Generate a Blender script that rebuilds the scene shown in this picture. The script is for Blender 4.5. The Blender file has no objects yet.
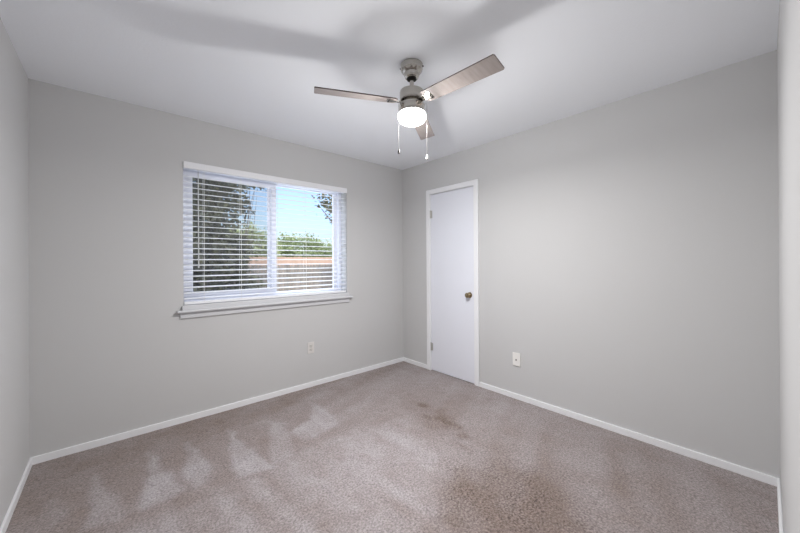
import bpy, bmesh, math, random
import numpy as np
from mathutils import Vector, Matrix, Quaternion

# ------------------------------------------------------------------ camera, sky, sun, exposure
sc = bpy.context.scene
COL = sc.collection
W, L, H = 3.1796, 3.1405, 2.44          # room: along the window wall, along the door wall, height
GZ = -0.45                              # the garden lies lower than the carpet

cam_d = bpy.data.cameras.new('camera')
cam_d.sensor_width = 36.0
cam_d.lens = 324.34 / 800 * 36
cam_d.shift_y = -5.34 / 800
cam_d.clip_start = 0.01
cam_d.clip_end = 300
cam = bpy.data.objects.new('camera', cam_d)
COL.objects.link(cam)
r_ = Vector((0.74871045, -0.66287083, -0.00590958))
u_ = Vector((0.00356516, -0.00488813, 0.99998170))
f_ = Vector((0.66288758, 0.74871782, 0.00129656))
m4 = Matrix((r_, u_, -f_)).transposed().to_4x4()
m4.translation = Vector((0.39626, 0.05396, 1.26789))
cam.matrix_world = m4
sc.camera = cam

world = bpy.data.worlds.new('world')
sc.world = world
world.use_nodes = True
wn = world.node_tree
bg = wn.nodes['Background']
sky = wn.nodes.new('ShaderNodeTexSky')
sky.sky_type = 'NISHITA'
sky.sun_disc = False
sky.sun_elevation = math.radians(48)
sky.sun_rotation = math.radians(200)
sky.air_density = 0.9
sky.dust_density = 3.2
sky.ozone_density = 2.0
# bright broken cloud added out of view to light the room, clearer blue below
tc = wn.nodes.new('ShaderNodeTexCoord')
sx = wn.nodes.new('ShaderNodeSeparateXYZ')
wn.links.new(tc.outputs['Generated'], sx.inputs[0])
mr = wn.nodes.new('ShaderNodeMapRange')
mr.interpolation_type = 'SMOOTHSTEP'
mr.inputs['From Min'].default_value = 0.24
mr.inputs['From Max'].default_value = 0.55
wn.links.new(sx.outputs['Z'], mr.inputs['Value'])
cn = wn.nodes.new('ShaderNodeTexNoise')
cn.inputs['Scale'].default_value = 3.0
cn.inputs['Detail'].default_value = 5
wn.links.new(tc.outputs['Generated'], cn.inputs['Vector'])
cr = wn.nodes.new('ShaderNodeMapRange')
cr.inputs['From Min'].default_value = 0.3
cr.inputs['From Max'].default_value = 0.6
cr.inputs['To Min'].default_value = 0.6
wn.links.new(cn.outputs['Fac'], cr.inputs['Value'])
cm_ = wn.nodes.new('ShaderNodeMath')
cm_.operation = 'MULTIPLY'
wn.links.new(mr.outputs['Result'], cm_.inputs[0])
wn.links.new(cr.outputs['Result'], cm_.inputs[1])
cmix = wn.nodes.new('ShaderNodeMix')
cmix.data_type = 'RGBA'
FILL_CLOUD = 18.5
cmix.inputs['B'].default_value = (FILL_CLOUD * 0.86, FILL_CLOUD * 0.96, FILL_CLOUD * 1.15, 1)
cmix.clamp_factor = True
wn.links.new(cm_.outputs[0], cmix.inputs['Factor'])
wn.links.new(sky.outputs['Color'], cmix.inputs['A'])
wn.links.new(cmix.outputs['Result'], bg.inputs['Color'])
bg.inputs['Strength'].default_value = 0.30

sun_d = bpy.data.lights.new('sun', 'SUN')
sun_d.energy = 3.6
sun_d.angle = math.radians(0.6)
sun_d.color = (1.0, 0.95, 0.86)
sun = bpy.data.objects.new('sun', sun_d)
COL.objects.link(sun)
sun.rotation_euler = Vector((0.30, 0.62, -0.80)).to_track_quat('-Z', 'Y').to_euler()
sun.location = (0, -6, 9)

sc.view_settings.view_transform = 'Standard'
sc.view_settings.look = 'None'
sc.view_settings.exposure = 0.0
sc.view_settings.gamma = 1.0
sc.view_settings.use_curve_mapping = False
sc.cycles.max_bounces = 16
sc.cycles.diffuse_bounces = 10
sc.cycles.transparent_max_bounces = 24
LAMP, BULB, SPREAD = 30.0, 33.0, 24.0      # opal glass glow; bulb light thrown down and thrown sideways (W)

# ------------------------------------------------------------------ helpers
def srgb(r, g, b):
    f = lambda c: (c / 255) / 12.92 if c <= 10 else (((c / 255) + 0.055) / 1.055) ** 2.4
    return (f(r), f(g), f(b), 1.0)

def mat(name, col, rough=0.5, metal=0.0, bump=None, vary=None, spec=0.5):
    m = bpy.data.materials.new(name)
    m.use_nodes = True
    nt = m.node_tree
    b = nt.nodes['Principled BSDF']
    b.inputs['Base Color'].default_value = col
    b.inputs['Roughness'].default_value = rough
    b.inputs['Metallic'].default_value = metal
    b.inputs['Specular IOR Level'].default_value = spec
    tc = nt.nodes.new('ShaderNodeTexCoord')
    if bump:
        scale, dist, strength = bump
        n = nt.nodes.new('ShaderNodeTexNoise')
        n.inputs['Scale'].default_value = scale
        n.inputs['Detail'].default_value = 3
        bp = nt.nodes.new('ShaderNodeBump')
        bp.inputs['Distance'].default_value = dist
        bp.inputs['Strength'].default_value = strength
        nt.links.new(tc.outputs['Object'], n.inputs['Vector'])
        nt.links.new(n.outputs['Fac'], bp.inputs['Height'])
        nt.links.new(bp.outputs['Normal'], b.inputs['Normal'])
    if vary:
        scale, col2 = vary[0], vary[1]
        n2 = nt.nodes.new('ShaderNodeTexNoise')
        n2.inputs['Detail'].default_value = 4
        mp = nt.nodes.new('ShaderNodeMapping')
        mp.inputs['Scale'].default_value = scale if isinstance(scale, tuple) else (scale,) * 3
        nt.links.new(tc.outputs['Object'], mp.inputs['Vector'])
        nt.links.new(mp.outputs['Vector'], n2.inputs['Vector'])
        n2.inputs['Scale'].default_value = 1.0
        rp = nt.nodes.new('ShaderNodeValToRGB')
        rp.color_ramp.elements[0].position = 0.3
        rp.color_ramp.elements[1].position = 0.7
        rp.color_ramp.elements[0].color = col
        rp.color_ramp.elements[1].color = col2
        nt.links.new(n2.outputs['Fac'], rp.inputs['Fac'])
        nt.links.new(rp.outputs['Color'], b.inputs['Base Color'])
    return m

def link(name, bm, m, parent=None, smooth=False, mats=None):
    me = bpy.data.meshes.new(name)
    bm.normal_update()
    bm.to_mesh(me)
    bm.free()
    for mm in (mats or [m]):
        me.materials.append(mm)
    if smooth:
        for p in me.polygons:
            p.use_smooth = True
        try:
            me.set_sharp_from_angle(angle=math.radians(40))
        except Exception:
            pass
    o = bpy.data.objects.new(name, me)
    COL.objects.link(o)
    if parent is not None:
        o.parent = parent
    return o

def tag(o, label, cat, group=None, kind=None):
    o['label'] = label
    o['category'] = cat
    if group:
        o['group'] = group
    if kind:
        o['kind'] = kind
    return o

def empty(name, loc, label, cat, group=None, kind=None):
    o = bpy.data.objects.new(name, None)
    o.empty_display_size = 0.1
    COL.objects.link(o)
    o.location = loc
    return tag(o, label, cat, group, kind)

def box(bm, x0, x1, y0, y1, z0, z1, bev=0.0, seg=2, mtx=None):
    t = bmesh.new()
    bmesh.ops.create_cube(t, size=1.0)
    for v in t.verts:
        v.co = Vector((x0 + (v.co.x + .5) * (x1 - x0), y0 + (v.co.y + .5) * (y1 - y0), z0 + (v.co.z + .5) * (z1 - z0)))
    if bev > 0:
        bmesh.ops.bevel(t, geom=t.edges[:], offset=bev, segments=seg, profile=0.5, affect='EDGES')
    merge(bm, t, mtx)
    return bm

def merge(bm, t, mtx=None):
    if mtx is not None:
        t.transform(mtx)
    me = bpy.data.meshes.new('tmp')
    t.to_mesh(me)
    t.free()
    bm.from_mesh(me)
    bpy.data.meshes.remove(me)

def lathe(bm, prof, n=40, mtx=None):
    t = bmesh.new()
    rings = []
    for r, z in prof:
        if r < 1e-5:
            rings.append([t.verts.new((0, 0, z))])
        else:
            rings.append([t.verts.new((r * math.cos(2 * math.pi * k / n), r * math.sin(2 * math.pi * k / n), z)) for k in range(n)])
    for a, b in zip(rings[:-1], rings[1:]):
        for k in range(n):
            k2 = (k + 1) % n
            if len(a) == 1 and len(b) == 1:
                continue
            if len(a) == 1:
                t.faces.new((a[0], b[k], b[k2]))
            elif len(b) == 1:
                t.faces.new((a[k], a[k2], b[0]))
            else:
                t.faces.new((a[k], a[k2], b[k2], b[k]))
    bmesh.ops.recalc_face_normals(t, faces=t.faces[:])
    merge(bm, t, mtx)
    return bm

def tube(bm, pts, rad, n=10):
    pts = [Vector(p) for p in pts]
    rads = rad if isinstance(rad, (list, tuple)) else [rad] * len(pts)
    t = bmesh.new()
    rings = []
    for i, p in enumerate(pts):
        d = (pts[min(i + 1, len(pts) - 1)] - pts[max(i - 1, 0)]).normalized()
        a = d.orthogonal().normalized() if i == 0 else None
        if i > 0:
            a = (pa - d * pa.dot(d)).normalized()
        pa = a
        b = d.cross(a)
        rings.append([t.verts.new(p + (a * math.cos(2 * math.pi * k / n) + b * math.sin(2 * math.pi * k / n)) * rads[i]) for k in range(n)])
    for ra, rb in zip(rings[:-1], rings[1:]):
        for k in range(n):
            t.faces.new((ra[k], ra[(k + 1) % n], rb[(k + 1) % n], rb[k]))
    t.faces.new(rings[0])
    t.faces.new(rings[-1])
    bmesh.ops.recalc_face_normals(t, faces=t.faces[:])
    merge(bm, t)
    return bm

def smoothstep(a, b, x):
    t = np.clip((x - a) / (b - a), 0, 1)
    return t * t * (3 - 2 * t)

# ------------------------------------------------------------------ materials
M_wall = mat('warm_grey_wall_paint', srgb(198, 198, 198), 0.75, bump=(160, 0.0012, 0.25), spec=0.3)
M_ceil = mat('white_ceiling_paint', srgb(243, 246, 250), 0.85, bump=(90, 0.002, 0.3), spec=0.2)
M_trim = mat('white_trim_paint', srgb(235, 236, 238), 0.4, bump=(40, 0.0004, 0.15))
M_door = mat('white_door_paint', srgb(228, 230, 238), 0.38, bump=(30, 0.0005, 0.15))
M_vinyl = mat('white_vinyl', srgb(232, 234, 242), 0.35, bump=(60, 0.0002, 0.1))
M_slat = mat('white_faux_wood_slat', srgb(236, 237, 240), 0.4, bump=(50, 0.0003, 0.15))
M_cord = mat('white_cord', srgb(236, 236, 232), 0.7, bump=(900, 0.0004, 0.4))
M_wand = mat('clear_grey_wand', srgb(205, 206, 206), 0.2, bump=(80, 0.0002, 0.1))
M_nickel = mat('brushed_nickel', srgb(186, 182, 175), 0.20, 1.0, bump=(300, 0.0002, 0.15))
M_dark = mat('dark_gap_metal', srgb(40, 38, 36), 0.5, 0.6, bump=(200, 0.0002, 0.2))
M_steel = mat('hinge_steel', srgb(190, 188, 184), 0.4, 0.6, bump=(200, 0.0002, 0.15))
M_brass = mat('antique_brass', srgb(164, 146, 116), 0.28, 1.0, bump=(150, 0.0002, 0.15))
M_blade = mat('silver_wood_blade', srgb(136, 127, 123), 0.45, 0.0, bump=(120, 0.0002, 0.1), vary=((3, 60, 60), srgb(148, 140, 136)))
M_bladetop = mat('dark_blade_edge', srgb(96, 84, 82), 0.5, bump=(120, 0.0002, 0.1))
M_chain = mat('bead_chain_metal', srgb(74, 72, 70), 0.5, 0.2, bump=(900, 0.0004, 0.3))
M_beige = mat('painted_over_plate', srgb(214, 211, 208), 0.5, bump=(60, 0.0002, 0.08))
M_plate = mat('white_wall_plate', srgb(232, 230, 226), 0.35, bump=(60, 0.0002, 0.08))
M_socket = mat('pale_socket_plastic', srgb(206, 203, 198), 0.4, bump=(60, 0.0002, 0.08))
M_black = mat('black_slot', srgb(38, 36, 36), 0.6, bump=(100, 0.0002, 0.1))
M_jack = mat('grey_jack_metal', srgb(120, 116, 110), 0.35, 0.8, bump=(100, 0.0002, 0.1))

M_globe = bpy.data.materials.new('lit_opal_glass')
M_globe.use_nodes = True
nt = M_globe.node_tree
b = nt.nodes['Principled BSDF']
b.inputs['Base Color'].default_value = srgb(250, 246, 238)
b.inputs['Roughness'].default_value = 0.25
b.inputs['Emission Color'].default_value = (1.0, 0.985, 0.975, 1)
b.inputs['Emission Strength'].default_value = LAMP

M_glass = bpy.data.materials.new('window_glass')
M_glass.use_nodes = True
nt = M_glass.node_tree
nt.nodes.remove(nt.nodes['Principled BSDF'])
mix = nt.nodes.new('ShaderNodeMixShader')
tr = nt.nodes.new('ShaderNodeBsdfTransparent')
tr.inputs['Color'].default_value = (0.97, 0.985, 0.98, 1)
gl = nt.nodes.new('ShaderNodeBsdfGlossy')
gl.inputs['Roughness'].default_value = 0.02
fr = nt.nodes.new('ShaderNodeFresnel')
fr.inputs['IOR'].default_value = 1.3
nt.links.new(fr.outputs[0], mix.inputs['Fac'])
nt.links.new(tr.outputs[0], mix.inputs[1])
nt.links.new(gl.outputs[0], mix.inputs[2])
nt.links.new(mix.outputs[0], nt.nodes['Material Output'].inputs['Surface'])

M_screen = bpy.data.materials.new('insect_screen_mesh')
M_screen.use_nodes = True
nt = M_screen.node_tree
nt.nodes.remove(nt.nodes['Principled BSDF'])
mix = nt.nodes.new('ShaderNodeMixShader')
mix.inputs['Fac'].default_value = 0.22
tr = nt.nodes.new('ShaderNodeBsdfTransparent')
df = nt.nodes.new('ShaderNodeBsdfDiffuse')
df.inputs['Color'].default_value = srgb(110, 112, 114)
nt.links.new(tr.outputs[0], mix.inputs[1])
nt.links.new(df.outputs[0], mix.inputs[2])
nt.links.new(mix.outputs[0], nt.nodes['Material Output'].inputs['Surface'])

# carpet: tufted pile, colour swings between brushed-up and brushed-down tufts, cool pale end paints window light
M_carpet = bpy.data.materials.new('greige_carpet')
M_carpet.use_nodes = True
nt = M_carpet.node_tree
b = nt.nodes['Principled BSDF']
b.inputs['Roughness'].default_value = 0.95
b.inputs['Specular IOR Level'].default_value = 0.1
b.inputs['Sheen Weight'].default_value = 0.45
b.inputs['Sheen Roughness'].default_value = 0.35
tc = nt.nodes.new('ShaderNodeTexCoord')
at = nt.nodes.new('ShaderNodeAttribute')
at.attribute_name = 'nap_and_light'
n1 = nt.nodes.new('ShaderNodeTexNoise')
n1.inputs['Scale'].default_value = 95
n1.inputs['Detail'].default_value = 4
n1.inputs['Roughness'].default_value = 0.75
nt.links.new(tc.outputs['Object'], n1.inputs['Vector'])
sep = nt.nodes.new('ShaderNodeSeparateColor')
nt.links.new(at.outputs['Color'], sep.inputs[0])
base = nt.nodes.new('ShaderNodeMix')
base.data_type = 'RGBA'
base.inputs['A'].default_value = srgb(138, 124, 117)
base.inputs['B'].default_value = srgb(180, 174, 176)
nt.links.new(sep.outputs[0], base.inputs['Factor'])
stain = nt.nodes.new('ShaderNodeMix')
stain.data_type = 'RGBA'
stain.inputs['B'].default_value = srgb(118, 100, 91)
nt.links.new(sep.outputs[1], stain.inputs['Factor'])
nt.links.new(base.outputs['Result'], stain.inputs['A'])
rp = nt.nodes.new('ShaderNodeValToRGB')
rp.color_ramp.elements[0].position = 0.30
rp.color_ramp.elements[0].color = (0.42, 0.41, 0.41, 1)
rp.color_ramp.elements[1].position = 0.66
rp.color_ramp.elements[1].color = (1.26, 1.26, 1.27, 1)
nt.links.new(n1.outputs['Fac'], rp.inputs['Fac'])
mul = nt.nodes.new('ShaderNodeMix')
mul.data_type = 'RGBA'
mul.blend_type = 'MULTIPLY'
mul.inputs['Factor'].default_value = 1.0
nt.links.new(stain.outputs['Result'], mul.inputs['A'])
nt.links.new(rp.outputs['Color'], mul.inputs['B'])
# clumped, worn tufts show more dark flecks
n3 = nt.nodes.new('ShaderNodeTexNoise')
n3.inputs['Scale'].default_value = 88
n3.inputs['Detail'].default_value = 3
nt.links.new(tc.outputs['Object'], n3.inputs['Vector'])
r3 = nt.nodes.new('ShaderNodeValToRGB')
r3.color_ramp.elements[0].position = 0.36
r3.color_ramp.elements[0].color = (0.46, 0.42, 0.41, 1)
r3.color_ramp.elements[1].position = 0.56
r3.color_ramp.elements[1].color = (1.06, 1.06, 1.06, 1)
nt.links.new(n3.outputs['Fac'], r3.inputs['Fac'])
m3 = nt.nodes.new('ShaderNodeMix')
m3.data_type = 'RGBA'
m3.blend_type = 'MULTIPLY'
nt.links.new(sep.outputs[2], m3.inputs['Factor'])
nt.links.new(mul.outputs['Result'], m3.inputs['A'])
nt.links.new(r3.outputs['Color'], m3.inputs['B'])
nt.links.new(m3.outputs['Result'], b.inputs['Base Color'])
bp = nt.nodes.new('ShaderNodeBump')
bp.inputs['Distance'].default_value = 0.008
bp.inputs['Strength'].default_value = 0.55
nt.links.new(n1.outputs['Fac'], bp.inputs['Height'])
nt.links.new(bp.outputs['Normal'], b.inputs['Normal'])

# outdoor materials
M_lawn = mat('garden_ground', srgb(104, 112, 78), 0.95, bump=(30, 0.02, 0.6), vary=(3.0, srgb(140, 136, 108)))
M_greyfence = mat('weathered_grey_wood', srgb(104, 98, 92), 0.85, bump=(60, 0.002, 0.4), vary=((12, 12, 1.5), srgb(126, 120, 113)))
M_tanfence = mat('tan_fence_wood', srgb(150, 124, 108), 0.85, bump=(60, 0.002, 0.4), vary=((6, 6, 1.0), srgb(166, 140, 124)))
M_bark = mat('grey_brown_bark', srgb(92, 84, 76), 0.9, bump=(30, 0.02, 0.7), vary=((8, 8, 2), srgb(120, 112, 102)))
M_stucco = mat('exterior_siding', srgb(196, 190, 180), 0.8, bump=(60, 0.002, 0.3))

def leafmat(name, c1, c2):
    m = mat(name, c1, 0.55, vary=(2.2, c2), spec=0.3)
    nt = m.node_tree
    b = nt.nodes['Principled BSDF']
    tl = nt.nodes.new('ShaderNodeBsdfTranslucent')
    mx = nt.nodes.new('ShaderNodeMixShader')
    mx.inputs['Fac'].default_value = 0.3
    src = b.inputs['Base Color'].links[0].from_socket
    nt.links.new(src, tl.inputs['Color'])
    nt.links.new(b.outputs[0], mx.inputs[1])
    nt.links.new(tl.outputs[0], mx.inputs[2])
    nt.links.new(mx.outputs[0], nt.nodes['Material Output'].inputs['Surface'])
    return m
M_leaf_dark = leafmat('olive_leaf', srgb(66, 67, 52), srgb(104, 103, 78))
M_leaf_mid = leafmat('mid_leaf', srgb(104, 116, 80), srgb(138, 148, 106))
M_leaf_lime = leafmat('lime_leaf', srgb(130, 140, 96), srgb(162, 168, 126))

# ------------------------------------------------------------------ the room shell
WX0, WX1, WZ0, WZ1 = 0.818, 2.342, 0.926, 2.078      # window opening
FW = 0.009                                           # inner face of the wall by the camera
WT = 0.20                                            # window wall thickness
DY0, DY1, DZ1 = 2.038, 2.662, 2.052                  # door opening

# floor with brushed pile and painted window light
nx, ny = 213, 211
xs = np.linspace(-0.02, W + 0.02, nx)
ys = np.linspace(-0.02, L + 0.02, ny)
X, Y = np.meshgrid(xs, ys)
rng = np.random.default_rng(5)

def vnoise(X, Y, sx, sy, seed, ang=0.0):
    """smooth value noise with cell sizes sx, sy"""
    c, s = math.cos(ang), math.sin(ang)
    U, V = (X * c + Y * s) / sx + 50, (-X * s + Y * c) / sy + 50
    g = np.random.default_rng(seed).random((128, 128))
    i, j = np.floor(U).astype(int), np.floor(V).astype(int)
    fu, fv = U - i, V - j
    fu, fv = fu * fu * (3 - 2 * fu), fv * fv * (3 - 2 * fv)
    G = lambda a, b_: g[a % 128, b_ % 128]
    return (G(i, j) * (1 - fu) + G(i + 1, j) * fu) * (1 - fv) + (G(i, j + 1) * (1 - fu) + G(i + 1, j + 1) * fu) * fv

def poly_mask(poly, soft):
    """soft signed distance mask of a polygon on the floor"""
    inside = np.zeros_like(X, bool)
    dist = np.full_like(X, 9.0)
    Xw = X + 0.05 * (vnoise(X, Y, .09, .09, 3) - .5)
    Yw = Y + 0.05 * (vnoise(X, Y, .09, .09, 4) - .5)
    n = len(poly)
    for k in range(n):
        (x0, y0), (x1, y1) = poly[k], poly[(k + 1) % n]
        dx, dy = x1 - x0, y1 - y0
        t = np.clip(((Xw - x0) * dx + (Yw - y0) * dy) / (dx * dx + dy * dy), 0, 1)
        dist = np.minimum(dist, np.hypot(Xw - x0 - t * dx, Yw - y0 - t * dy))
        cond = ((y0 > Yw) != (y1 > Yw))
        xi = x0 + (Yw - y0) / (dy if abs(dy) > 1e-9 else 1e-9) * dx
        inside ^= cond & (Xw < xi)
    sd = np.where(inside, dist, -dist)
    return smoothstep(-soft, soft, sd)

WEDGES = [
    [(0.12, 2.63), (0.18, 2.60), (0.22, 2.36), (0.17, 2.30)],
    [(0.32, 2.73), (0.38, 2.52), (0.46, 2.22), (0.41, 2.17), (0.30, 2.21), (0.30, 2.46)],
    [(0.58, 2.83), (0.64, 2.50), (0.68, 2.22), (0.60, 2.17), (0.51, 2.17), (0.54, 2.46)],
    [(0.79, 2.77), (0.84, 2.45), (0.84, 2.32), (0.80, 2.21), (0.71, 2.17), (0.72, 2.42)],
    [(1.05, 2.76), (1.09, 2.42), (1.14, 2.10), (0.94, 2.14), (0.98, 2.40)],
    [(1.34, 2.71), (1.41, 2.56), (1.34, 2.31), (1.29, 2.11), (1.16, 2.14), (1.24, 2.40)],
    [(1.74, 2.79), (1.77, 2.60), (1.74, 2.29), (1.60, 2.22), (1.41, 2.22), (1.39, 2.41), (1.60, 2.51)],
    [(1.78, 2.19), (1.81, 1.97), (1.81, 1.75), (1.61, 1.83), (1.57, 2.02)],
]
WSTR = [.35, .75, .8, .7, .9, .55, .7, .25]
CENTER = [(0.10, 2.05), (0.92, 2.08), (1.36, 2.14), (1.79, 2.09), (2.15, 2.01), (2.13, 1.71), (1.85, 1.35), (1.5, 1.05), (1.2, 0.6), (0.3, 0.9)]
RUST = [(2.36, 2.22), (2.50, 2.06), (2.42, 1.80), (2.36, 1.46), (2.22, 1.36), (2.17, 1.60), (2.27, 1.86)]
DARK = [(1.90, 1.34), (2.22, 1.24), (2.30, 0.93), (2.05, 0.6), (1.51, 0.8), (1.63, 1.12)]
mott = vnoise(X, Y, .06, .07, 13) - .5
nap_and_light = 0.27 + 0.20 * (vnoise(X, Y, .5, .5, 11) - .5) + 0.20 * (vnoise(X, Y, .13, .16, 12) - .5) + 0.14 * mott
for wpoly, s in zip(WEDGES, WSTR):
    nap_and_light += 0.62 * s * poly_mask(wpoly, 0.03) * (0.6 + 0.8 * vnoise(X, Y, .06, .12, 21))
cm = poly_mask(CENTER, 0.10)  # paler streaked middle: window light painted in along with the vacuum strokes
nap_and_light += cm * (0.26 + 0.46 * (vnoise(X, Y, .08, .9, 31, 0.15) - .5) + 0.12 * mott)
rm = smoothstep(1.5, 2.6, X + 0.25 * Y)  # right side streaked, made paler and greyer to paint the cool mixed light
nap_and_light += rm * (0.16 + 0.34 * (vnoise(X, Y, .9, .10, 32, 0.35) - .5))
nap_and_light -= 0.26 * poly_mask(DARK, 0.14) * (0.3 + 1.2 * vnoise(X, Y, .11, .11, 61))
nap_and_light -= 0.16 * smoothstep(2.5, 3.0, Y) * (0.6 + 0.8 * vnoise(X, Y, .2, .08, 62))
nap_and_light += 0.10 * smoothstep(0.9, 0.3, Y) * smoothstep(1.2, 0.6, X)
rust = poly_mask(RUST, 0.10) * (0.25 + 0.75 * smoothstep(.3, .75, vnoise(X, Y, .07, .09, 43))) * (0.6 + 0.8 * vnoise(X, Y, .025, .025, 44))
rust = np.clip(rust, 0, 1)
nap_and_light -= 0.16 * rust
fleck = np.clip(poly_mask(DARK, 0.2) * (0.3 + 1.0 * vnoise(X, Y, .15, .15, 71)) + 0.8 * rust + 0.3 * rm, 0, 1)
nap_and_light = np.clip(nap_and_light, 0, 1)
zt = 0.004 * (vnoise(X, Y, .05, .05, 51) - .5) - 0.002
verts = np.stack([X.ravel(), Y.ravel(), zt.ravel()], 1)
idx = np.arange(nx * ny).reshape(ny, nx)
faces = np.stack([idx[:-1, :-1].ravel(), idx[:-1, 1:].ravel(), idx[1:, 1:].ravel(), idx[1:, :-1].ravel()], 1)
me = bpy.data.meshes.new('floor')
me.from_pydata(verts.tolist(), [], faces.tolist())
ca = me.color_attributes.new('nap_and_light', 'FLOAT_COLOR', 'POINT')
cols = np.stack([nap_and_light.ravel(), (rust * 0.8).ravel(), fleck.ravel(), np.ones(nx * ny)], 1).astype(np.float32)
ca.data.foreach_set('color', cols.ravel())
me.materials.append(M_carpet)
for p in me.polygons:
    p.use_smooth = True
floor = bpy.data.objects.new('floor', me)
COL.objects.link(floor)
tag(floor, 'worn greige carpet floor with light vacuum wedges and a rusty patch', 'carpet', kind='structure')

bm = bmesh.new()
box(bm, -0.12, W + 0.12, -0.12, L + WT, H, H + 0.15)
tag(link('ceiling', bm, M_ceil), 'smooth white ceiling holding the fan', 'ceiling', kind='structure')

bm = bmesh.new()
box(bm, -0.12, WX0, L, L + WT, -0.1, H)
box(bm, WX1, W + 0.12, L, L + WT, -0.1, H)
box(bm, WX0, WX1, L, L + WT, -0.1, WZ0)
box(bm, WX0, WX1, L, L + WT, WZ1, H)
tag(link('wall_back', bm, M_wall), 'warm grey painted wall around the window', 'wall', kind='structure')
bm = bmesh.new()
box(bm, W, W + 0.12, -0.12, DY0, -0.1, H)
box(bm, W, W + 0.12, DY1, L, -0.1, H)
box(bm, W, W + 0.12, DY0, DY1, DZ1, H)
box(bm, W + 0.07, W + 0.12, DY0, DY1, -0.1, DZ1)
tag(link('wall_right', bm, M_wall), 'plain light grey wall with the white door', 'wall', kind='structure')
bm = bmesh.new()
box(bm, -0.12, 0, -0.12, L, -0.1, H)
tag(link('wall_left', bm, M_wall), 'bright grey wall strip at the left edge of the photo', 'wall', kind='structure')
bm = bmesh.new()
box(bm, 0, W, -0.12, FW, -0.1, H)
tag(link('wall_front', bm, M_wall), 'bright grey wall strip at the right edge of the photo', 'wall', kind='structure')

# baseboards
BH, BT = 0.046, 0.012
def baseboard(name, pts, label):
    """pts: (x0,x1,y0,y1, direction of the room) footprint with an eased top edge"""
    bm = bmesh.new()
    for (x0, x1, y0, y1) in pts:
        box(bm, x0, x1, y0, y1, -0.004, BH, 0.003, 2)
    return tag(link(name, bm, M_trim), label, 'baseboard', kind='structure')
baseboard('baseboard_back', [(0, W, L - BT, L)], 'white baseboard under the window')
baseboard('baseboard_left', [(0, BT, FW, L - BT)], 'white baseboard along the left wall strip')
baseboard('baseboard_front', [(BT, W, FW, FW + BT)], 'white baseboard along the wall strip at the right edge of the photo')
baseboard('baseboard_right', [(W - BT, W, FW + BT, DY0 - 0.052)], 'long white baseboard along the light grey wall right of the door')
baseboard('baseboard_right', [(W - BT, W, DY1 + 0.052, L - BT)], 'short white baseboard between the door and the room corner')

# ------------------------------------------------------------------ window
FY0, FY1 = L + 0.115, L + 0.185
win = empty('window_1', ((WX0 + WX1) / 2, L + 0.15, WZ0), 'white sliding window with two panes looking onto trees and fences', 'window', kind='structure')
wo = win.location
def wl(name, bm, m, parent=win, smooth=False):
    o = link(name, bm, m, parent, smooth)
    o.matrix_parent_inverse = Matrix.Translation(-wo)
    return o
def rect_frame(bm, x0, x1, z0, z1, y0, y1, wx, wz, bev=0.003):
    box(bm, x0, x0 + wx, y0, y1, z0, z1, bev)
    box(bm, x1 - wx, x1, y0, y1, z0, z1, bev)
    box(bm, x0 + wx * .9, x1 - wx * .9, y0, y1, z0, z0 + wz, bev)
    box(bm, x0 + wx * .9, x1 - wx * .9, y0, y1, z1 - wz, z1, bev)
bm = bmesh.new()
rect_frame(bm, WX0, WX1, WZ0, WZ1, FY0, FY1, 0.036, 0.036)
wl('window_frame', bm, M_vinyl)
XM = 1.574
bm = bmesh.new()
rect_frame(bm, WX0 + 0.034, XM + 0.034, WZ0 + 0.034, WZ1 - 0.034, FY0 + 0.004, FY0 + 0.034, 0.050, 0.050)
s1 = wl('sash', bm, M_vinyl)
s1['label'] = 'left sliding sash behind the insect screen'
bm = bmesh.new()
rect_frame(bm, XM - 0.038, WX1 - 0.034, WZ0 + 0.034, WZ1 - 0.034, FY0 + 0.036, FY1 - 0.004, 0.046, 0.014)
s2 = wl('sash', bm, M_vinyl)
s2['label'] = 'right fixed sash'
def sub(name, bm, m, parent):
    o = link(name, bm, m, parent)
    o.matrix_parent_inverse = Matrix.Translation(-wo)
    return o
bm = bmesh.new()
box(bm, WX0 + 0.080, XM - 0.012, FY0 + 0.017, FY0 + 0.021, WZ0 + 0.080, WZ1 - 0.080)
sub('pane', bm, M_glass, s1)
bm = bmesh.new()
box(bm, XM + 0.006, WX1 - 0.078, FY0 + 0.050, FY0 + 0.054, WZ0 + 0.046, WZ1 - 0.046)
sub('pane', bm, M_glass, s2)
bm = bmesh.new()
box(bm, WX0 + 0.036, XM, FY1 - 0.0012, FY1 - 0.0004, WZ0 + 0.036, WZ1 - 0.036)
wl('insect_screen', bm, M_screen)
# stool with a thin projecting lip, apron below
M_sill = mat('sill_paint', srgb(206, 207, 210), 0.5, bump=(40, 0.0004, 0.15))
bm = bmesh.new()
box(bm, WX0 - 0.012, WX1 + 0.012, L - 0.026, L + 0.0, WZ0 - 0.040, WZ0 + 0.001, 0.004, 2)
box(bm, WX0 - 0.048, WX1 + 0.048, L - 0.046, L + 0.0, WZ0 - 0.054, WZ0 - 0.036, 0.006, 3)
box(bm, WX0, WX1, L - 0.004, FY0, WZ0 - 0.004, WZ0 + 0.001)
wl('window_sill', bm, M_sill)
bm = bmesh.new()
box(bm, WX0 - 0.024, WX1 + 0.024, L - 0.016, L, WZ0 - 0.102, WZ0 - 0.053, 0.004, 2)
wl('sill_apron', bm, M_sill)

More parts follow.
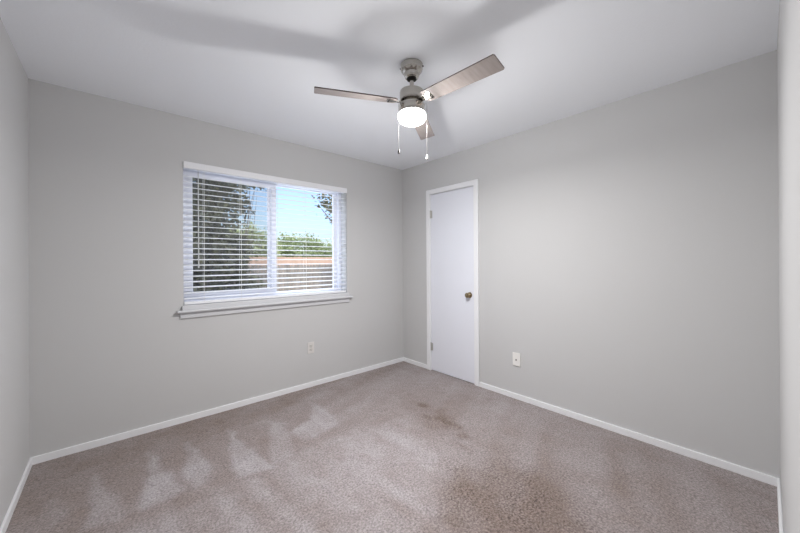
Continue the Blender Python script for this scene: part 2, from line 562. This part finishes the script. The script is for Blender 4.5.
# ------------------------------------------------------------------ blind
BY = L + 0.034
bl = empty('window_blind', ((WX0 + WX1) / 2, BY, WZ1), 'open white slatted blind hanging in the window opening', 'blind')
bo = bl.location
def blp(name, bm, m, parent=bl, smooth=False):
    o = link(name, bm, m, parent, smooth)
    o.matrix_parent_inverse = Matrix.Translation(-bo)
    return o
BX0, BX1 = WX0 + 0.006, WX1 - 0.006
bm = bmesh.new()
box(bm, BX0, BX1, BY - 0.020, BY + 0.028, WZ1 - 0.044, WZ1 - 0.001, 0.002)
blp('headrail', bm, M_vinyl)
bm = bmesh.new()
box(bm, WX0 + 0.001, WX1 - 0.001, L - 0.014, L + 0.004, WZ1 - 0.050, WZ1 + 0.003, 0.005, 3)
box(bm, WX0 + 0.001, WX0 + 0.010, L + 0.004, L + 0.012, WZ1 - 0.049, WZ1 - 0.001)
blp('valance', bm, M_slat)
PITCH, SW, TILT = 0.0452, 0.050, math.radians(7)
SZ0 = 0.9775
zs = []
z = SZ0
while z < WZ1 - 0.062:
    zs.append(z)
    z += PITCH
bm = bmesh.new()
for z in zs:
    t = bmesh.new()
    # gently crowned slat section
    prof = []
    for k in range(7):
        a = -SW / 2 + SW * k / 6
        prof.append((a, 0.0022 * (1 - (2 * a / SW) ** 2)))
    up = [(a, h + 0.0014) for a, h in prof]
    lo = [(a, h - 0.0014) for a, h in reversed(prof)]
    sec = up + lo
    va = [t.verts.new((BX0, a, h)) for a, h in sec]
    vb = [t.verts.new((BX1, a, h)) for a, h in sec]
    n = len(sec)
    for k in range(n):
        t.faces.new((va[k], va[(k + 1) % n], vb[(k + 1) % n], vb[k]))
    t.faces.new(va)
    t.faces.new(list(reversed(vb)))
    bmesh.ops.recalc_face_normals(t, faces=t.faces[:])
    merge(bm, t, Matrix.Translation((0, BY, z)) @ Matrix.Rotation(TILT, 4, 'X'))
blp('slatting', bm, M_slat)
bm = bmesh.new()
box(bm, BX0, BX1, BY - 0.025, BY + 0.025, WZ0 + 0.004, WZ0 + 0.026, 0.004, 2)
blp('bottom_rail', bm, M_slat)
for x in (0.966, 1.252, 1.575, 1.864, 2.200):
    bm = bmesh.new()
    for yy, cr in ((BY - 0.0275, 0.0015), (BY + 0.0275, 0.0009)):
        tube(bm, [(x, yy, WZ0 + 0.02), (x, yy, WZ1 - 0.05)], cr, 6)
    for z in zs:
        tube(bm, [(x, BY - 0.0275, z - 0.0062), (x, BY + 0.0275, z + 0.0010)], 0.0009, 5)
    blp('ladder_cord', bm, M_cord)
bm = bmesh.new()
wx = 0.922
tube(bm, [(wx, BY - 0.040, WZ1 - 0.070), (wx, BY - 0.042, 1.24)], [0.0035, 0.0045], 6)
tube(bm, [(wx, BY - 0.042, 1.24), (wx, BY - 0.042, 1.225)], [0.006, 0.005], 8)
tube(bm, [(wx, BY - 0.020, WZ1 - 0.045), (wx, BY - 0.036, WZ1 - 0.055), (wx, BY - 0.040, WZ1 - 0.078)], 0.002, 6)
blp('tilt_wand', bm, M_wand, smooth=True)

# ------------------------------------------------------------------ door
dr = empty('door_1', (W, (DY0 + DY1) / 2, 0), 'narrow white flush door with small knob in the light grey wall', 'door', kind='structure')
do = dr.location
def dp(name, bm, m, parent=dr, smooth=False):
    o = link(name, bm, m, parent, smooth)
    o.matrix_parent_inverse = Matrix.Translation(-do)
    return o
bm = bmesh.new()
box(bm, W + 0.001, W + 0.036, DY0 + 0.010, DY1 - 0.010, 0.004, DZ1 - 0.011, 0.002)
slab = dp('door_panel', bm, M_door)
bm = bmesh.new()
box(bm, W + 0.0, W + 0.07, DY0, DY0 + 0.007, -0.002, DZ1)
box(bm, W + 0.0, W + 0.07, DY1 - 0.007, DY1, -0.002, DZ1)
box(bm, W + 0.0, W + 0.07, DY0, DY1, DZ1 - 0.007, DZ1)
dp('door_jamb', bm, M_trim)
bm = bmesh.new()
CW = 0.054
def casing_leg(bm, y0, y1, inner_low):
    box(bm, W - 0.016, W, y0, y1, -0.004, DZ1 + CW - 0.004, 0.004, 2)
casing_leg(bm, DY0 - 0.050, DY0 + 0.004, True)
casing_leg(bm, DY1 - 0.004, DY1 + 0.050, False)
box(bm, W - 0.0155, W, DY0 - 0.049, DY1 + 0.049, DZ1 - 0.004, DZ1 + CW - 0.0045, 0.004, 2)
dp('door_casing', bm, M_trim)
for hz in (1.815, 0.275):
    bm = bmesh.new()
    tube(bm, [(W - 0.005, DY1 - 0.008, hz - 0.045), (W - 0.005, DY1 - 0.008, hz + 0.045)], 0.0062, 10)
    tube(bm, [(W - 0.005, DY1 - 0.008, hz + 0.045), (W - 0.005, DY1 - 0.008, hz + 0.052)], [0.0045, 0.002], 8)
    box(bm, W - 0.001, W + 0.003, DY1 - 0.034, DY1 - 0.008, hz - 0.044, hz + 0.044, 0.001)
    h = dp('hinge', bm, M_steel, smooth=True)
    h['label'] = 'steel hinge'
KY, KZ = 2.105, 0.915
kn = Matrix.Translation((W + 0.001, KY, KZ)) @ Matrix.Rotation(-math.pi / 2, 4, 'Y')
bm = bmesh.new()
lathe(bm, [(0, 0.0), (0.030, 0.0), (0.031, 0.003), (0.028, 0.008), (0.014, 0.010), (0.0115, 0.012), (0.0105, 0.026), (0.013, 0.031),
           (0.022, 0.036), (0.0265, 0.044), (0.0265, 0.050), (0.022, 0.057), (0.012, 0.060), (0, 0.0605)], 32, kn)
k = dp('doorknob', bm, M_brass, smooth=True)
k['label'] = 'aged brass round doorknob'
bm = bmesh.new()
lathe(bm, [(0, 0.0600), (0.006, 0.0608), (0.006, 0.0622), (0, 0.0622)], 16, kn)
o = link('knob_button', bm, M_dark, k)
o.matrix_parent_inverse = Matrix.Translation(-do)

# ------------------------------------------------------------------ wall plates
def plate_mtx(loc, wall):
    # local: x along the wall, z up, -y out of the wall into the room
    rot = Matrix.Identity(4) if wall == 'back' else Matrix.Rotation(-math.pi / 2, 4, 'Z')
    return Matrix.Translation(loc) @ rot

ol = empty('wall_outlet', (1.905, L, 0.395), 'small pale duplex outlet low on the wall under the window', 'outlet')
mt = Matrix.Identity(4)
bm = bmesh.new()
box(bm, -0.035, 0.035, -0.006, 0, -0.057, 0.057, 0.003, 3)
link('faceplate', bm, M_beige, ol)
for dz in (0.0195, -0.0195):
    bm = bmesh.new()
    box(bm, -0.0165, 0.0165, -0.0085, -0.004, dz - 0.0140, dz + 0.0140, 0.003, 3)
    s = link('socket', bm, M_socket, ol)
    bm = bmesh.new()
    box(bm, -0.0085, -0.0060, -0.0089, -0.0080, dz - 0.001, dz + 0.008)
    box(bm, 0.0060, 0.0085, -0.0089, -0.0080, dz - 0.001, dz + 0.006)
    tube(bm, [(0, -0.0080, dz - 0.007), (0, -0.0089, dz - 0.007)], 0.0028, 10)
    link('socket_slot', bm, M_black, s)
bm = bmesh.new()
tube(bm, [(0, -0.005, 0), (0, -0.0072, 0)], [0.0035, 0.003], 12)
link('plate_screw', bm, M_jack, ol)

op = empty('wall_jack', (W, 1.583, 0.362), 'white wall plate with one small jack right of the door', 'wall plate')
op.rotation_euler = (0, 0, -math.pi / 2)
# after the turn local -y points to -x (into the room)
bm = bmesh.new()
box(bm, -0.038, 0.038, -0.009, 0, -0.060, 0.060, 0.003, 3)
link('faceplate', bm, M_plate, op)
bm = bmesh.new()
tube(bm, [(0, -0.008, -0.004), (0, -0.012, -0.004)], 0.0075, 6)
tube(bm, [(0, -0.011, -0.004), (0, -0.019, -0.004)], 0.0048, 12)
link('jack', bm, M_jack, op)
for dz in (0.042, -0.042):
    bm = bmesh.new()
    tube(bm, [(0, -0.008, dz), (0, -0.0102, dz)], [0.0035, 0.003], 12)
    link('plate_screw', bm, M_plate, op)

# ------------------------------------------------------------------ ceiling fan
FX, FYc = 1.731, 1.447
fan = empty('ceiling_fan', (FX, FYc, H), 'three-blade brushed nickel ceiling fan with lit white drum light', 'ceiling fan')
# local z = 0 at the ceiling
bm = bmesh.new()
lathe(bm, [(0, 0), (0.062, 0), (0.066, -0.004), (0.066, -0.030), (0.063, -0.040), (0.052, -0.052), (0.046, -0.055), (0.046, -0.066),
           (0.040, -0.080), (0.026, -0.087), (0, -0.088)], 48)
cp = link('canopy', bm, M_nickel, fan, True)
bm = bmesh.new()
lathe(bm, [(0.0, -0.0865), (0.030, -0.0868), (0.028, -0.093), (0.016, -0.098), (0.0, -0.098)], 32)
link('hanger_ball', bm, M_dark, cp, True)
for a in (-0.9, 2.2):
    bm = bmesh.new()
    d = Vector((math.cos(a), math.sin(a), 0))
    tube(bm, [d * 0.064 + Vector((0, 0, -0.018)), d * 0.071 + Vector((0, 0, -0.018))], [0.005, 0.004], 10)
    link('canopy_screw', bm, M_dark, cp, True)
bm = bmesh.new()
lathe(bm, [(0, -0.090), (0.0125, -0.090), (0.0125, -0.150), (0.020, -0.153), (0.022, -0.162), (0, -0.162)], 24)
link('downrod', bm, M_nickel, fan, True)
bm = bmesh.new()
lathe(bm, [(0, -0.158), (0.060, -0.158), (0.070, -0.162), (0.072, -0.168), (0.072, -0.212), (0.069, -0.220), (0.058, -0.224), (0, -0.224)], 48)
link('motor_housing', bm, M_nickel, fan, True)
bm = bmesh.new()
lathe(bm, [(0, -0.223), (0.050, -0.223), (0.052, -0.234), (0.050, -0.248), (0, -0.248)], 40)
link('flywheel', bm, M_nickel, fan, True)
bm = bmesh.new()
lathe(bm, [(0, -0.238), (0.066, -0.238), (0.074, -0.241), (0.076, -0.246), (0.076, -0.286), (0.073, -0.293), (0, -0.293)], 48)
link('light_fitter', bm, M_nickel, fan, True)
bm = bmesh.new()
GR = 0.0835
lathe(bm, [(0, -0.290), (0.070, -0.290), (0.077, -0.293), (0.082, -0.300), (GR, -0.309), (GR, -0.314), (0.082, -0.324), (0.076, -0.335), (0.064, -0.344), (0.046, -0.350),
           (0.024, -0.354), (0, -0.355)], 48)
g = link('light_globe', bm, M_globe, fan, True)
g['label'] = 'glowing white opal drum glass'
for kind, watts, drop in (('AREA', BULB, -0.360), ('POINT', SPREAD, -0.378)):
    bulb_d = bpy.data.lights.new('fan_bulb', kind)
    if kind == 'AREA':
        bulb_d.shape = 'DISK'
        bulb_d.size = 0.12
    else:
        bulb_d.shadow_soft_size = 0.024
    bulb_d.energy = watts
    bulb_d.color = (1.0, 0.985, 0.975)
    bulb = bpy.data.objects.new('fan_bulb', bulb_d)
    COL.objects.link(bulb)
    bulb.parent = fan
    bulb.location = (0, 0, drop)

def blade_bm():
    t = bmesh.new()
    r0, r1, w0, w1, th = 0.095, 0.562, 0.046, 0.055, 0.0032
    out = [(r0, -w0 + .012), (r0 + .012, -w0), (r1 - .006, -w1), (r1, -w1 + .006), (r1, w1 - .006), (r1 - .006, w1), (r0 + .012, w0), (r0, w0 - .012)]
    top = [t.verts.new((x, y, th)) for x, y in out]
    bot = [t.verts.new((x, y, -th)) for x, y in out]
    ft = t.faces.new(top)
    fb = t.faces.new(list(reversed(bot)))
    n = len(out)
    for k in range(n):
        fs = t.faces.new((top[k], bot[k], bot[(k + 1) % n], top[(k + 1) % n]))
        fs.material_index = 1
    bmesh.ops.recalc_face_normals(t, faces=t.faces[:])
    return t
BZ, BPITCH = -0.228, math.radians(-12)
for a in (34, 154, 274):
    mt = Matrix.Rotation(math.radians(a), 4, 'Z') @ Matrix.Translation((0, 0, BZ)) @ Matrix.Rotation(BPITCH, 4, 'X')
    t = blade_bm()
    t.transform(mt)
    bl_o = link('blade', t, None, fan, mats=[M_blade, M_bladetop])
    bm = bmesh.new()
    box(bm, 0.045, 0.130, -0.018, 0.018, -0.0062, -0.0030, 0.001, 2, mt)
    box(bm, 0.120, 0.150, -0.030, 0.030, -0.0062, -0.0030, 0.001, 2, mt)
    io = link('blade_iron', bm, M_nickel, bl_o)
    bm = bmesh.new()
    for (sx, sy) in ((0.140, -0.022), (0.140, 0.022), (0.142, 0.0)):
        s = bmesh.new()
        bmesh.ops.create_uvsphere(s, u_segments=10, v_segments=6, radius=0.004)
        s.transform(mt @ Matrix.Translation((sx, sy, -0.0062)))
        merge(bm, s)
    link('screw_head', bm, M_dark, bl_o, True)

rgt = Vector((0.749, -0.663, 0))
fwd = Vector((0.663, 0.749, 0))
for off, zend, nm in ((-0.079, -0.525, 'fan'), (0.086, -0.560, 'light')):
    d = rgt * off - fwd * 0.036
    bm = bmesh.new()
    dirn = d.normalized()
    tube(bm, [dirn * 0.078 + Vector((0, 0, -0.250)), d + Vector((0, 0, -0.252)), d + Vector((0, 0, -0.262)), d + Vector((0, 0, zend))], 0.0009, 6)
    pc = link('pull_chain', bm, M_chain, fan)
    bm = bmesh.new()
    lathe(bm, [(0, 0.010), (0.003, 0.009), (0.0045, 0.0), (0.0065, -0.010), (0.0065, -0.016), (0.003, -0.019), (0, -0.019)], 14, Matrix.Translation(d + Vector((0, 0, zend))))
    pk = link('pull_knob', bm, M_dark if nm == 'fan' else M_plate, pc, True)
    pk['label'] = 'dark grey pull knob' if nm == 'fan' else 'white pull knob'

# ------------------------------------------------------------------ outdoors
bm = bmesh.new()
n = 24
for i in range(n + 1):
    for j in range(n + 1):
        bm.verts.new((-14 + 34 * i / n, L + WT + 0.02 + 34 * j / n, GZ + 0.03 * math.sin(i * 1.7) * math.sin(j * 1.3)))
bm.verts.ensure_lookup_table()
for i in range(n):
    for j in range(n):
        bm.faces.new((bm.verts[i * (n + 1) + j], bm.verts[(i + 1) * (n + 1) + j], bm.verts[(i + 1) * (n + 1) + j + 1], bm.verts[i * (n + 1) + j + 1]))
tag(link('lawn', bm, M_lawn), 'dry grassy ground outside the window', 'ground', kind='structure')

bm = bmesh.new()  # unseen slab added outside to bounce daylight up at the ceiling
for k in range(7):
    box(bm, -4.5 + 2 * k, -2.51 + 2 * k, L + WT + 0.03, 7.2, GZ - 0.06, GZ + 0.045, 0.01, 2)
M_conc = mat('bounce_concrete', srgb(226, 224, 218), 0.85, bump=(40, 0.003, 0.4), vary=(5.0, srgb(236, 234, 229)))
tag(link('bounce_slab', bm, M_conc), 'unseen pale slab added below the window to bounce daylight', 'bounce_slab', kind='structure')

def fence(name, x0, x1, y, top, pw, gap, m, label):
    root = empty(name, ((x0 + x1) / 2, y, GZ), label, 'fence')
    rnd = random.Random(int(y * 10))
    bm = bmesh.new()
    x = x0
    while x < x1:
        h = top + rnd.uniform(-.012, .012)
        box(bm, x, x + pw, y - 0.010 + rnd.uniform(-.003, .003), y + 0.008, GZ + 0.03, h - 0.03)
        # dog-eared picket head
        t = bmesh.new()
        vs = [t.verts.new(p) for p in ((x, y - .010, h - .03), (x + pw, y - .010, h - .03), (x + pw * .75, y - .010, h), (x + pw * .25, y - .010, h))]
        t.faces.new(vs)
        ext = bmesh.ops.extrude_face_region(t, geom=t.faces[:])
        for v in ext['geom']:
            if isinstance(v, bmesh.types.BMVert):
                v.co.y += 0.018
        bmesh.ops.recalc_face_normals(t, faces=t.faces[:])
        merge(bm, t)
        x += pw + gap
    inv = Matrix.Translation(-root.location)
    o = link('picket_panel', bm, m, root); o.matrix_parent_inverse = inv
    for rz in (GZ + 0.3, top - 0.35):
        bm = bmesh.new()
        box(bm, x0, x1, y + 0.009, y + 0.047, rz, rz + 0.09, 0.004)
        o = link('rail', bm, m, root); o.matrix_parent_inverse = inv
    px = x0 + 0.3
    while px < x1:
        bm = bmesh.new()
        box(bm, px, px + 0.09, y + 0.048, y + 0.138, GZ - 0.1, top + 0.01, 0.006)
        o = link('post', bm, m, root); o.matrix_parent_inverse = inv
        px += 2.4
    return root
fence('picket_fence', -1.0, 9.5, 9.2, 1.19, 0.085, 0.014, M_greyfence, 'weathered grey picket fence nearest to the window')
fence('board_fence', 2.0, 17.0, 15.0, 1.52, 0.14, 0.006, M_tanfence, 'sunlit tan board fence behind the grey picket fence')

def tree(name, x, y, trunk_h, trunk_r, blobs, n, size, m, seed, label, branches=7):
    rnd = np.random.default_rng(seed)
    root = empty(name, (x, y, GZ), label, 'tree', 'trees in the garden outside the window')
    inv = Matrix.Translation(-root.location)
    bm = bmesh.new()
    top = Vector((x + rnd.uniform(-.15, .15), y, GZ + trunk_h))
    tube(bm, [(x, y, GZ - 0.1), (x + .03, y, GZ + trunk_h * .5), top], [trunk_r, trunk_r * .8, trunk_r * .55], 10)
    for k in range(branches):
        bx, by, bz, brx, bry, brz = blobs[k % len(blobs)]
        st = Vector((x, y, GZ + trunk_h * rnd.uniform(.55, 1.0)))
        en = Vector((bx + rnd.uniform(-.7, .7) * brx, by + rnd.uniform(-.7, .7) * bry, bz + rnd.uniform(-.5, .7) * brz))
        mid = (st + en) / 2 + Vector((rnd.uniform(-.1, .1), rnd.uniform(-.1, .1), 0.1))
        tube(bm, [st, mid, en], [trunk_r * .4, trunk_r * .25, trunk_r * .08], 6)
    o = link('trunk', bm, M_bark, root, True); o.matrix_parent_inverse = inv
    # leaves: small bent quads gathered in clumps
    V, F = [], []
    vol = np.array([b_[3] * b_[4] * b_[5] for b_ in blobs]); vol = vol / vol.sum()
    cnt = 0
    for bi, b_ in enumerate(blobs):
        nb = int(n * vol[bi])
        nc = max(6, nb // 40)
        d = rnd.normal(size=(nc, 3)); d /= np.linalg.norm(d, axis=1)[:, None]
        rr = rnd.uniform(0.35, 1.0, nc) ** 0.6
        cc = np.array(b_[:3]) + d * rr[:, None] * np.array(b_[3:])
        ci = rnd.integers(0, nc, nb)
        P = cc[ci] + rnd.normal(size=(nb, 3)) * 0.16 * min(b_[3:])
        A = rnd.normal(size=(nb, 3)); A /= np.linalg.norm(A, axis=1)[:, None]
        B = rnd.normal(size=(nb, 3)); B -= (B * A).sum(1)[:, None] * A; B /= np.linalg.norm(B, axis=1)[:, None]
        s = size * rnd.uniform(.6, 1.3, nb)[:, None]
        q = np.stack([P - A * s, P + B * s * .45, P + A * s, P - B * s * .45], 1)
        V.append(q.reshape(-1, 3))
        F.append(cnt + np.arange(nb * 4).reshape(-1, 4))
        cnt += nb * 4
    V = np.concatenate(V); F = np.concatenate(F)
    V[:, 2] = np.maximum(V[:, 2], GZ + 0.02)
    me = bpy.data.meshes.new('foliage')
    me.from_pydata(V.tolist(), [], F.tolist())
    me.materials.append(m)
    o = bpy.data.objects.new('foliage', me)
    COL.objects.link(o); o.parent = root; o.matrix_parent_inverse = inv
    return root
tree('garden_tree', 1.50, 6.9, 1.9, 0.12, [(1.35, 6.9, 1.5, .95, .9, 1.1), (1.2, 6.9, 2.9, 1.1, 1.0, .8), (2.1, 7.0, .35, .9, .6, .65), (1.9, 6.9, 1.35, .55, .6, .5), (.4, 6.9, 1.2, 1.0, .9, 1.5)],
     34000, 0.06, M_leaf_dark, 1, 'large dark olive tree close behind the left window pane')
tree('garden_tree', 2.75, 8.3, 2.3, 0.03, [(2.75, 8.3, 2.75, .45, .5, .45), (2.35, 8.3, 2.2, .4, .4, .3), (3.0, 8.3, 3.4, .7, .6, .4)],
     900, 0.06, M_leaf_dark, 2, 'thin airy tree with sky between its branches at the top of the left pane')
tree('garden_tree', 5.9, 7.6, 2.2, 0.10, [(5.6, 7.6, 3.0, 1.15, .8, .9), (4.75, 7.6, 2.75, .35, .4, .2)],
     3500, 0.06, M_leaf_dark, 3, 'leafy tree reaching in at the top right corner of the right pane')
tree('garden_tree', 6.0, 18.5, 1.6, 0.12, [(5.9, 18.5, 2.0, 1.6, 1.0, 1.15), (4.4, 18.5, 1.6, .9, .8, .8)],
     7000, 0.09, M_leaf_lime, 4, 'bright yellow-green bush rising over the tan fence just right of the window mullion')
tree('garden_tree', 9.3, 19.5, 2.0, 0.14, [(9.3, 19.5, 1.9, 1.7, 1.2, 1.15), (10.9, 19.5, 1.7, 1.2, 1.0, .9)],
     8000, 0.09, M_leaf_mid, 5, 'rounded mid-green tree over the tan fence at the middle of the right pane')
